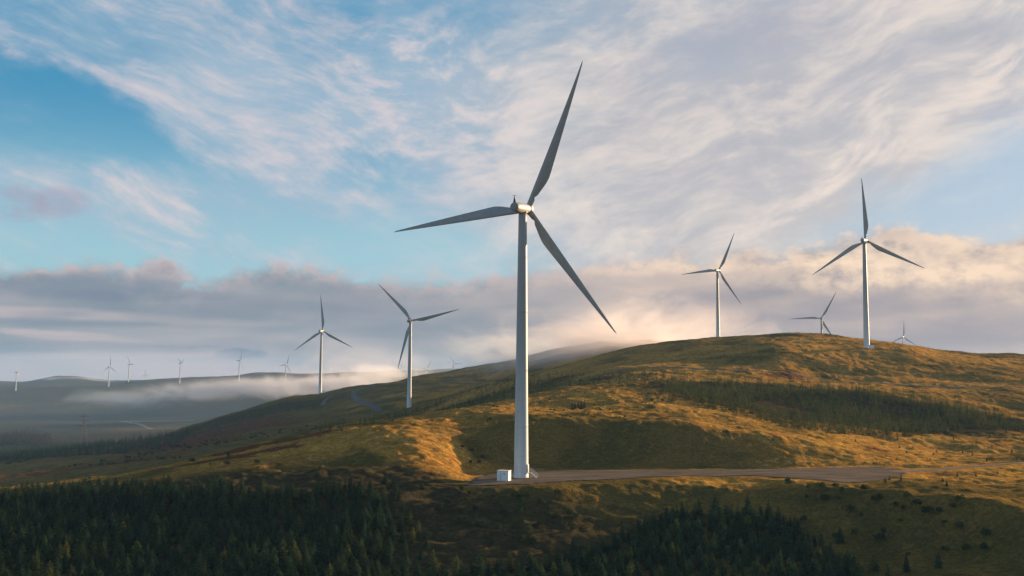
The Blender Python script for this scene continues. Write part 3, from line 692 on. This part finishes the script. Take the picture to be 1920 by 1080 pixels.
px_turbine(None, (1693,632), 2550, 40, 84, 'tiny wind turbine low on the skyline right of the tall right one')
T7 = px_turbine((600,742), None, 1130, 12, 92, 'wind turbine on the left ridge with one blade straight up before the cloud bank')
px_turbine(None, (31,698), 3500, 75, 84, 'distant wind turbine at the far left edge seen side on')
px_turbine(None, (205,687), 3600, 28, 84, 'distant wind turbine at the right foot of the low round hill, blades in a Y')
px_turbine(None, (242,683), 3800, 44, 0, 'distant wind turbine above a dark clump of bushes')
px_turbine(None, (272,702), 6300, 10, 92, 'tiniest wind turbine low on the far moor, right of the bush clump')
px_turbine(None, (338,681), 3700, 52, 26, 'distant wind turbine rising from the left end of the valley mist')
px_turbine(None, (449,676), 3500, 50, 62, 'faint wind turbine under a small dark cloud, above the valley mist')
px_turbine(None, (536,684), 3400, 34, 66, 'faint wind turbine left of the ridge turbine, above the valley mist')
px_turbine(None, (627,690), 5200, 80, 90, 'very faint far wind turbine just right of the ridge turbine, a thin upright line')
px_turbine(None, (657,691), 5200, 80, 30, 'very faint far wind turbine in the gap between the two left turbines')
px_turbine(None, (750,692), 4200, 60, 50, 'pale far wind turbine in mist, close left of the hanging blade')
px_turbine(None, (800,691), 4000, 20, 60, 'pale far wind turbine low between the hanging-blade turbine and the foreground tower')
px_turbine(None, (851,682), 3900, 30, 0, 'faint far wind turbine peeping over the left skyline ridge')
# entrance of the foreground turbine: door, plinth, steps with hand rails, on the right hand side of the tower
tb = T1.matrix_world if False else Matrix.Translation(T1.location)
ang = R(-20)
S = Matrix.Rotation(ang, 4, 'Z')
def onT(name, me, par, mtx=S):
    o = child(name, me, par); o.matrix_local = mtx; return o
onT('door', boxes('door', [(1.93, 0, 2.55, .12, .95, 2.1)], DOORM, .03), T1)
onT('plinth', ring_mesh('plinth', [(-.35, 2.7), (.06, 2.7), (.1, 2.62)], 48), T1, Matrix.Identity(4)).data.materials.append(CONC)
st = onT('stairs', boxes('stairs', [(2.35, 0, 1.42, .8, 1.1, .06)]+[(2.95+.27*i, 0, 1.20-.22*i, .26, 1.0, .05) for i in range(6)], GALV), T1)
for sg in (-.55, .55):
    rr2 = []
    rr2 += [((2.0, sg, 2.5), (2.78, sg, 2.5)), ((2.78, sg, 2.5), (4.5, sg, 1.1)), ((2.0, sg, 2.0), (2.78, sg, 2.0)), ((2.78, sg, 2.0), (4.5, sg, .62)), ((2.78, sg, 1.4), (4.5, sg, .02), .06), ((2.0, sg, 1.4), (2.78, sg, 1.4), .05)]
    for xx, zz in ((2.05, 1.4), (2.78, 1.4), (3.35, .93), (3.92, .46), (4.5, 0)): rr2.append(((xx, sg, zz), (xx, sg, zz+1.1)))
    rr2.append(((2.78, sg, 0), (2.78, sg, 1.4), .05))
    onT('handrail', rods('handrail', rr2, GALV, .035), st, Matrix.Identity(4))
def kiosk(x, y, z, rz, s, label, near=True):
    t = empty('transformer_kiosk', (x, y, z), rz); tag(t, label, 'kiosk')
    t.scale = (s, s, s)
    child('cabinet', boxes('cabinet', [(0, 0, 1.2, 3.0, 2.2, 2.4)], KIOSKM, .02), t)
    child('roof', boxes('roof', [(0, 0, 2.47, 3.16, 2.36, .12)], ROOFM, .03), t)
    child('plinth', boxes('plinth', [(0, 0, -.12, 3.3, 2.5, .24)], CONC), t)
    if near:
        for cx, cz, w, h in ((-.98, 1.75, .9, 1.0), (-.98, .65, .9, 1.05), (.42, 1.2, 1.75, 2.2)):
            d = child('door', boxes('door', [(cx, -1.115, cz, w, .05, h)], KIOSKM, .012), t)
            hd = child('handle', boxes('handle', [(cx+w*.38, -1.16, cz, .04, .05, .3)], DARKM), d)
        child('seam', boxes('seam', [(-.49, -1.103, 1.2, .05, .02, 2.36), (-.98, -1.103, 1.2, .92, .02, .05)], DARKM), t)
        child('vent', boxes('vent', [(.42, -1.15, 1.95-.09*i, .6, .03, .035) for i in range(5)], DARKM), t)
    return t
d = ray(945, 903); Yk = 250.; kx = d[0]*Yk
kiosk(kx, Yk, float(ground(kx, Yk))+.22, R(-18), .98, 'white transformer kiosk with grey doors on the gravel left of the foreground tower')
q = at(1637, 642); kiosk(q[0], q[1], float(ground(*q)), R(20), .9, 'small pale kiosk at the foot of the tall right hand turbine', False)
q = at(606, 1120); kiosk(q[0], q[1], float(ground(*q)), R(10), .9, 'tiny kiosk at the foot of the left ridge turbine', False)
q = at(240, 3780)
for i in range(5):
    o = bpy.data.objects.new('shrub', SHM[i % 4]); COL.objects.link(o); xx = q[0]-14+7*i; o.location = (xx, 3780+3*i, float(ground(xx, 3780))-.5)
    o.scale = (11, 11, 9+2*(i % 3)); tag(o, 'dark round bush in the clump at the foot of a distant turbine', 'shrub', 'bush clump at a far turbine')
# electricity pylon in the left valley
PYL = simple('pylon_steel', (.10, .10, .105, 1), .8)
def pylon(u, Y, h, label):
    x, y = at(u, Y); z = float(ground(x, y)); t = empty('electricity_pylon', (x, y, z), R(15)); tag(t, label, 'pylon')
    L = []; w = lambda s: 3.4*(1-s)**1.3+.5
    lv = np.linspace(0, 1, 9)
    for a, b in zip(lv[:-1], lv[1:]):
        for sx, sy in ((1, 1), (1, -1), (-1, 1), (-1, -1)):
            L.append(((sx*w(a), sy*w(a), a*h), (sx*w(b), sy*w(b), b*h), .16))
        for sy in (1, -1):
            L.append(((-w(a), sy*w(a), a*h), (w(b), sy*w(b), b*h), .1)); L.append(((w(a), sy*w(a), a*h), (-w(b), sy*w(b), b*h), .1))
            L.append(((sy*w(a), -w(a), a*h), (sy*w(b), w(b), b*h), .1))
    child('lattice_mast', rods('lattice_mast', L, PYL), t)
    for zz, ww in ((.66, 5.5), (.8, 4.4), (.93, 3.6)):
        child('cross_arm', rods('cross_arm', [((-ww, 0, zz*h), (ww, 0, zz*h), .16), ((-ww, 0, zz*h), (0, 0, zz*h+1.6), .12), ((ww, 0, zz*h), (0, 0, zz*h+1.6), .12)]+[((s*ww, 0, zz*h), (s*ww, 0, zz*h-1.8), .12) for s in (-1, 1)], PYL), t)
pylon(158, 1060, 36, 'faint lattice electricity pylon in the blue left valley')
x, y = at(1914, 1000)
# ------------------------------------------------------------------ sky and light
EXPO = 1.45
SUN_AZ, SUN_EL = 53., 9.4
sc.view_settings.view_transform = 'Standard'; sc.view_settings.look = 'None'; sc.view_settings.exposure = EXPO; sc.view_settings.gamma = 1
sd = bpy.data.lights.new('sun', 'SUN'); so = bpy.data.objects.new('sun', sd); COL.objects.link(so)
sd.energy = 5.; sd.angle = R(.6); sd.color = (1, .70, .40)
sdir = Vector((math.sin(R(SUN_AZ))*math.cos(R(SUN_EL)), math.cos(R(SUN_AZ))*math.cos(R(SUN_EL)), math.sin(R(SUN_EL))))
so.rotation_euler = sdir.to_track_quat('Z', 'Y').to_euler()
w = bpy.data.worlds.new('World'); sc.world = w; w.use_nodes = True; w.node_tree.nodes.clear()
T = NT(w.node_tree); S = T.new
out = S('ShaderNodeOutputWorld'); bg = S('ShaderNodeBackground'); bg.inputs['Strength'].default_value = .1; T.l.new(bg.outputs[0], out.inputs[0])
sky = S('ShaderNodeTexSky', sky_type='NISHITA'); sky.sun_disc = False; sky.sun_elevation = R(SUN_EL); sky.sun_rotation = R(SUN_AZ); sky.altitude = 300; sky.air_density = 1.; sky.dust_density = 1.; sky.ozone_density = 2.
dirv = S('ShaderNodeTexCoord').outputs['Generated']
sep = S('ShaderNodeSeparateXYZ'); T.l.new(dirv, sep.inputs[0]); dx, dy, dz = sep.outputs
az = T.m('ARCTAN2', dx, dy); el = T.m('ARCSINE', dz)
def ae(u, v):
    d = ray(u, v); d = d/np.linalg.norm(d); return math.atan2(d[0], d[1]), math.asin(d[2])
ae2 = T.comb(az, el, 0)
# wandering of the cloud edges
wx = T.m('SUBTRACT', T.noise(ae2, 14, 4, .6), .5); wy = T.m('SUBTRACT', T.noise(T.vadd(ae2, (5, 3, 2)), 14, 4, .6), .5)
azw = T.m('ADD', az, T.m('MULTIPLY', wx, .09)); elw = T.m('ADD', el, T.m('MULTIPLY', wy, .05))
azs = T.m('ADD', az, T.m('MULTIPLY', wx, .03)); els = T.m('ADD', el, T.m('MULTIPLY', wy, .012))
elt = T.m('ADD', el, T.m('MULTIPLY', wy, .006))
MODE = ['wide']
def blob(u, v, ru, rv_, rot=0., soft=1.):
    a, e = ae(u, v); X, Y = {'wide': (azw, elw), 'tight': (azs, els), 'flat': (azw, elt)}[MODE[0]]
    x = T.m('SUBTRACT', X, a); y = T.m('SUBTRACT', Y, e); c, s = math.cos(R(rot)), math.sin(R(rot))
    p = T.m('ADD', T.m('MULTIPLY', x, c*F/ru), T.m('MULTIPLY', y, s*F/ru)); q = T.m('ADD', T.m('MULTIPLY', x, -s*F/rv_), T.m('MULTIPLY', y, c*F/rv_))
    r2 = T.m('ADD', T.m('MULTIPLY', p, p), T.m('MULTIPLY', q, q))
    return T.ss(r2, 1+soft, max(0., 1-soft))
def total(lst):
    r = None
    for b in lst:
        a = b[-1]; k = b[:-1]; o = T.m('MULTIPLY', blob(*k), a); r = o if r is None else T.m('ADD', r, o)
    return r
G = 10/2**EXPO
def sc_(c, k=1.): return tuple(x*G*k for x in c[:3])+(1,)
e0 = ae(960, 500)[1]; e1 = ae(960, 180)[1]
blue = T.mix(T.ss(el, e0, e1), sc_(lin(148,194,208)), sc_(lin(38,138,180)))
blue = T.mix(T.ss(az, -.12, .5), blue, sc_(lin(150,176,202)))
# real sky behind, tinted into what the view shows; away from the picture the plain sky rules
cov_sky = T.mix(.12, blue, sky.outputs[0])
# cirrus: long fibres, falling to the right on the left side and to the left on the right side
wsrc = S('ShaderNodeTexNoise'); wsrc.inputs['Scale'].default_value = 6.; wsrc.inputs['Detail'].default_value = 1.3; wsrc.inputs['Roughness'].default_value = .6; T.l.new(ae2, wsrc.inputs['Vector'])
wv = T.vadd(T.vadd(wsrc.outputs['Color'], (.5, .5, .5), 'SUBTRACT'), (.10, .08, 0), 'MULTIPLY')
qa = T.vadd(T.comb(az, T.m('MULTIPLY', el, 1.15), 0), wv)
def fibre(rot, sx, sy, sc1, seed, det=6, ro=.58, di=0.):
    c_, s_ = math.cos(R(rot)), math.sin(R(rot)); sp = S('ShaderNodeSeparateXYZ'); T.l.new(qa, sp.inputs[0]); x_, y_ = sp.outputs[0], sp.outputs[1]
    p = T.m('ADD', T.m('MULTIPLY', x_, c_*sx), T.m('MULTIPLY', y_, s_*sx)); q = T.m('ADD', T.m('MULTIPLY', x_, -s_*sy), T.m('MULTIPLY', y_, c_*sy))
    return T.noise(T.comb(p, q, seed), sc1, det, ro, dist=di)
fa = T.m('ADD', T.m('MULTIPLY', fibre(-30, 1, 3.6, 5, 1.), .58), T.m('MULTIPLY', fibre(-22, 1.8, 5.6, 11, 5., 6, .62), .42))
fb = T.m('ADD', T.m('MULTIPLY', fibre(24, 1, 2.8, 4.5, 2.), .62), T.m('MULTIPLY', fibre(16, 1.6, 4.2, 10, 8., 6, .62), .38))
st1 = fibre(26, 1, 3., 6, 3.); st2 = fibre(30, 2, 7, 12, 9.)
rip = T.noise(T.vadd(T.comb(T.m('MULTIPLY', az, 1.), T.m('MULTIPLY', el, 2.), 0), wv), 26, 6, .62, dist=.1)
sw = T.ss(T.m('ADD', az, T.m('MULTIPLY', wx, .25)), -.22, .02)
fib = T.m('ADD', T.m('ADD', T.m('MULTIPLY', fa, T.m('SUBTRACT', 1., sw)), T.m('MULTIPLY', fb, sw)), T.m('MULTIPLY', T.m('SUBTRACT', rip, .5), T.m('ADD', .2, total([(780,200,180,150,0,.9,.45),(700,60,200,60,0,.9,.3)]))))
den_c = total([
 (430,70,620,170,-10,.9,.34),(250,330,460,100,-14,.9,.42),(560,250,260,110,-22,.9,.34),(330,170,180,80,-25,.9,.12),(700,240,110,90,0,.9,.10),
 (1400,150,560,300,5,.9,.55),(1150,360,380,200,0,.9,.35),(1400,380,330,120,12,.9,.20),(1700,120,300,160,24,.9,.30),(800,180,160,120,0,.9,.22),(920,330,120,120,0,.9,.15),
 (1820,335,270,70,20,1.,-.34),(760,325,130,36,0,.9,-.30),(40,190,300,70,-14,1.,-.50),(190,225,130,50,-24,1.,-.28),(20,265,120,34,0,.9,-.25),(660,445,280,40,0,1.,-.26),(640,30,80,40,0,.9,-.16),(690,290,60,26,0,.9,-.18),(860,60,90,50,0,.9,-.14),(300,105,80,34,0,.9,-.12),
 (300,430,150,10,-18,.9,.1)])
veil = T.m('ADD', den_c, .24)
alpha = T.ss(T.m('ADD', veil, T.m('MULTIPLY', T.m('SUBTRACT', fib, .5), T.m('MULTIPLY', T.ss(az, -.35, .2, 1.45, .95), T.ss(T.noise(ae2, 4.5, 3, .5), .35, .65, .55, 1.35)))), -.12, 1.08, 0.03, .95)
aw = T.ss(T.m('ABSOLUTE', az), .6, .9); uph = T.ss(el, .42, .6); offv = T.m('MAXIMUM', aw, uph)
alpha = T.mix(offv, T.comb(alpha, alpha, alpha), T.comb(.45, .45, .45))
cirL = T.mix(T.ss(fib, .42, .66), sc_(lin(166,188,206)), sc_(lin(214,206,210)))
cirR = T.mix(T.ss(fib, .40, .66), sc_(lin(188,187,193)), sc_(lin(236,223,212)))
cir = T.mix(T.ss(az, -.15, .15), cirL, cirR)
warm = T.m('MULTIPLY', T.ss(az, .05, .5), T.ss(el, .26, .08))
cir = T.mix(T.m('MULTIPLY', warm, .55), cir, sc_(lin(246,228,208)))
c = T.mix(alpha, cov_sky, cir)
# shaded grey drifts inside the cirrus
gd = T.m('MULTIPLY', total([(1330,90,260,60,15,.9,.8),(1200,230,220,40,10,.9,.4),(1830,65,60,18,0,.9,1.),(1500,180,160,40,20,.9,.4),(1250,300,200,40,0,.9,.3)]), T.ss(st1, .35, .65))
c = T.mix(T.m('MULTIPLY', gd, .55), c, sc_(lin(170,172,186)))
# bright diagonal edge on the right
be = T.m('MULTIPLY', total([(1700,245,330,26,31,.95,.9),(1450,390,220,24,28,.95,.6),(1850,130,130,60,20,.9,.4)]), T.ss(st2, .3, .65))
c = T.mix(T.m('MULTIPLY', be, .6, clamp=True), c, sc_(lin(240,225,215)))
# small violet puffs at the left edge
MODE[0] = 'tight'
pf = T.m('MULTIPLY', total([(30,385,46,30,0,.8,1.),(115,378,46,26,10,.8,.9)]), T.ss(rip, .3, .6))
c = T.mix(T.m('MULTIPLY', pf, .6, clamp=True), c, sc_(lin(166,160,182)))
# cumulus and stratus bank
lump = T.noise(T.comb(T.m('MULTIPLY', az, .55), el, 0), 22, 6, .55, dist=.2)
lump2 = T.noise(T.comb(az, T.m('MULTIPLY', el, 1.5), 4.), 46, 5, .6)
hz_ = T.noise(T.comb(T.m('MULTIPLY', az, .22), el, 9.), 26, 4, .5, dist=.2)
eb = lambda v: ae(960, v)[1]
top = T.m('ADD', eb(521), T.m('MULTIPLY', T.m('SUBTRACT', lump, .5), .070))
top = T.m('ADD', top, T.m('MULTIPLY', T.m('SUBTRACT', lump2, .5), .034))
top = T.m('ADD', top, T.m('MULTIPLY', total([(178,520,46,60,0,.9,.5),(298,520,38,60,0,.9,.36),(590,520,90,80,0,.9,.35),(480,520,60,70,0,.9,.30),(1200,520,260,140,0,.9,.75),(1330,500,100,120,0,.9,.5),(1790,480,230,200,0,.9,1.7),(1550,500,150,160,0,.9,.6)]), .022))
bank = T.ss(T.m('SUBTRACT', top, el), -.006, .016)
depth = T.m('SUBTRACT', top, el)
bodyL = T.mix(T.ss(hz_, .3, .72), sc_(lin(134,148,160)), sc_(lin(173,170,175)))
bodyR = T.mix(T.ss(hz_, .28, .72), sc_(lin(158,154,160)), sc_(lin(206,188,178)))
body = T.mix(T.ss(az, -.2, .25), bodyL, bodyR)
rimL = sc_(lin(216,192,190)); rimR = sc_(lin(250,224,200))
rim = T.mix(T.ss(az, -.15, .3), rimL, rimR)
rimf = T.m('MULTIPLY', T.ss(depth, .030, .0), T.ss(T.m('ADD', lump2, T.m('MULTIPLY', T.m('SUBTRACT', lump, .5), .8)), .38, .62))
body = T.mix(T.m('MULTIPLY', rimf, .85), body, rim)
MODE[0] = 'flat'
light = total([(80,588,190,11,0,.8,.8,),(120,628,110,7,-3,.8,.6),(60,622,90,5,0,.8,.3),(300,662,240,9,2,.8,.55),(420,605,110,7,0,.8,.3),(230,700,420,26,-1,.7,.75),(560,690,300,28,0,.9,.4),(900,520,160,14,3,.9,.35),(950,560,110,12,5,.9,.3)])
body = T.mix(T.m('MULTIPLY', light, T.ss(hz_, .2, .5), clamp=True), body, sc_(lin(190,178,180)))
MODE[0] = 'tight'
lr = T.m('MULTIPLY', total([(1350,495,220,14,2,.9,.7),(1500,515,190,24,0,.9,.6),(1790,480,240,50,8,.8,1.3),(1860,540,110,40,0,.9,.9),(1240,505,120,12,0,.9,.4),(1560,480,120,16,8,.9,.5),(1480,575,60,16,0,.9,.3)]), T.ss(lump2, .2, .7))
body = T.mix(T.m('MULTIPLY', lr, .62, clamp=True), body, sc_(lin(252,224,196)))
MODE[0] = 'flat'
dk = T.m('MULTIPLY', total([(130,540,230,20,0,.9,.8),(400,575,260,22,-2,.9,.8),(700,560,120,24,0,.9,.5),(480,650,140,14,0,.9,.5),(60,603,180,7,0,.9,.6),(140,650,260,9,0,.9,.5),(1290,560,60,16,0,.9,.6),(1080,600,100,18,0,.9,.5),(1640,570,200,22,4,.9,.6),(1500,610,300,18,0,.9,.3),(1840,610,130,40,0,.9,.7),(445,664,38,10,0,.6,.9),(860,620,160,22,0,.9,.3)]), T.ss(lump, .25, .55))
body = T.mix(T.m('MULTIPLY', dk, .75, clamp=True), body, T.mix(T.ss(az, -.1, .3), sc_(lin(122,136,154)), sc_(lin(146,146,160))))
c = T.mix(T.mix(aw, T.comb(bank, bank, bank), T.comb(0, 0, 0)), c, body)
# the part of the sky outside the picture: plain daylight sky behind thin cloud
c = T.mix(T.m('MULTIPLY', offv, .75), c, sky.outputs[0])
T.l.new(c, bg.inputs['Color'])
w.cycles.sampling_method = 'MANUAL'; w.cycles.sample_map_resolution = 512
# ------------------------------------------------------------------ air
def volume_mat(name, dens, col, aniso, shape=None, lo=.42, hi=.72):
    m, n, l = mat(name); T = NT(m.node_tree); o = T.new('ShaderNodeOutputMaterial'); v = T.new('ShaderNodeVolumePrincipled'); l.new(v.outputs[0], o.inputs['Volume'])
    v.inputs['Color'].default_value = col; v.inputs['Anisotropy'].default_value = aniso
    if shape is None: v.inputs['Density'].default_value = dens
    else:
        tc = T.new('ShaderNodeTexCoord').outputs['Object']; s = T.new('ShaderNodeSeparateXYZ')
        ln = T.new('ShaderNodeVectorMath', operation='LENGTH'); l.new(tc, ln.inputs[0])
        P = T.new('ShaderNodeNewGeometry').outputs['Position']
        nz = T.noise(T.vadd(P, (1, .5, 1.7), 'MULTIPLY'), shape, 5, .65, dist=1.2)
        fall = T.ss(ln.outputs['Value'], 1., .1)
        dn = T.m('MULTIPLY', T.ss(T.m('ADD', nz, T.m('MULTIPLY', T.m('SUBTRACT', fall, .5), .35)), lo, hi), dens)
        l.new(T.m('MULTIPLY', dn, fall), v.inputs['Density'])
    return m
zlo = float(Z.min())-1; ztop = 100
hb = boxes('haze', [(0, 0, (zlo+ztop)/2, 15600, 15600, ztop-zlo)], volume_mat('haze_air', .000055, (.36, .60, .95, 1), 0.))
tag(link('haze', hb), kind='stuff')
def mist(u, v, Y, rx, ry_, rz_, dens, scale, col, label, lo=.42, hi=.72):
    d = ray(u, v)*Y; bm = bmesh.new(); bmesh.ops.create_icosphere(bm, subdivisions=4, radius=1); me = bpy.data.meshes.new('mist'); bm.to_mesh(me); bm.free()
    o = link('mist', me, volume_mat('mist_air', dens, col, .3, scale, lo, hi)); o.location = d; o.scale = (rx, ry_, rz_); tag(o, label, 'mist', kind='stuff')
mist(1140, 655, 1160, 250, 170, 66, .016, .012, (.86, .78, .76, 1), 'warm mist rolling over the skyline left of the hilltop')
mist(1250, 620, 1250, 290, 170, 85, .0035, .012, (.86, .78, .76, 1), 'thin warm mist behind the hilltop turbine')
mist(960, 650, 1700, 260, 150, 60, .004, .009, (.9, .9, .92, 1), 'pale mist behind the foreground tower')
mist(690, 688, 2000, 280, 200, 95, .0028, .010, (.72, .69, .72, 1), 'thin mist rising behind the two left turbines', .34, .8)
mist(1010, 676, 1130, 190, 120, 34, .009, .016, (.80, .76, .76, 1), 'mist filling the dip behind the hill left of the summit', .36, .8)
mist(640, 722, 2350, 270, 200, 44, .022, .016, (.62, .62, .68, 1), 'pale mist lying behind the left ridge', .36, .82)  # greyer colours, down to the round hill mist, carry shade painted in
mist(500, 726, 2600, 300, 200, 48, .018, .013, (.60, .61, .68, 1), 'pale mist in the gap below the far moor', .36, .82)
mist(370, 734, 2600, 260, 180, 44, .012, .015, (.56, .59, .68, 1), 'thin ragged mist drifting in the left valley', .36, .82)
mist(240, 748, 2400, 240, 160, 44, .006, .012, (.5, .56, .68, 1), 'faint low mist on the left valley side', .36, .82)
mist(150, 712, 5200, 330, 260, 36, .005, .007, (.50, .53, .62, 1), 'pale mist before the low round hill')
mist(700, 700, 3200, 300, 260, 50, .006, .010, (.9, .9, .92, 1), 'pale mist between ridge and far moor')
mist(200, 790, 1900, 1000, 800, 95, .00012, .002, (.26, .52, .85, 1), 'blue air lying in the left valley', 0., .4)
# ------------------------------------------------------------------ render
sc.render.engine = 'CYCLES'
cy = sc.cycles; cy.max_bounces = 6; cy.diffuse_bounces = 2; cy.glossy_bounces = 2; cy.transmission_bounces = 2; cy.transparent_max_bounces = 8
cy.volume_bounces = 2; cy.volume_step_rate = .6; cy.volume_max_steps = 64
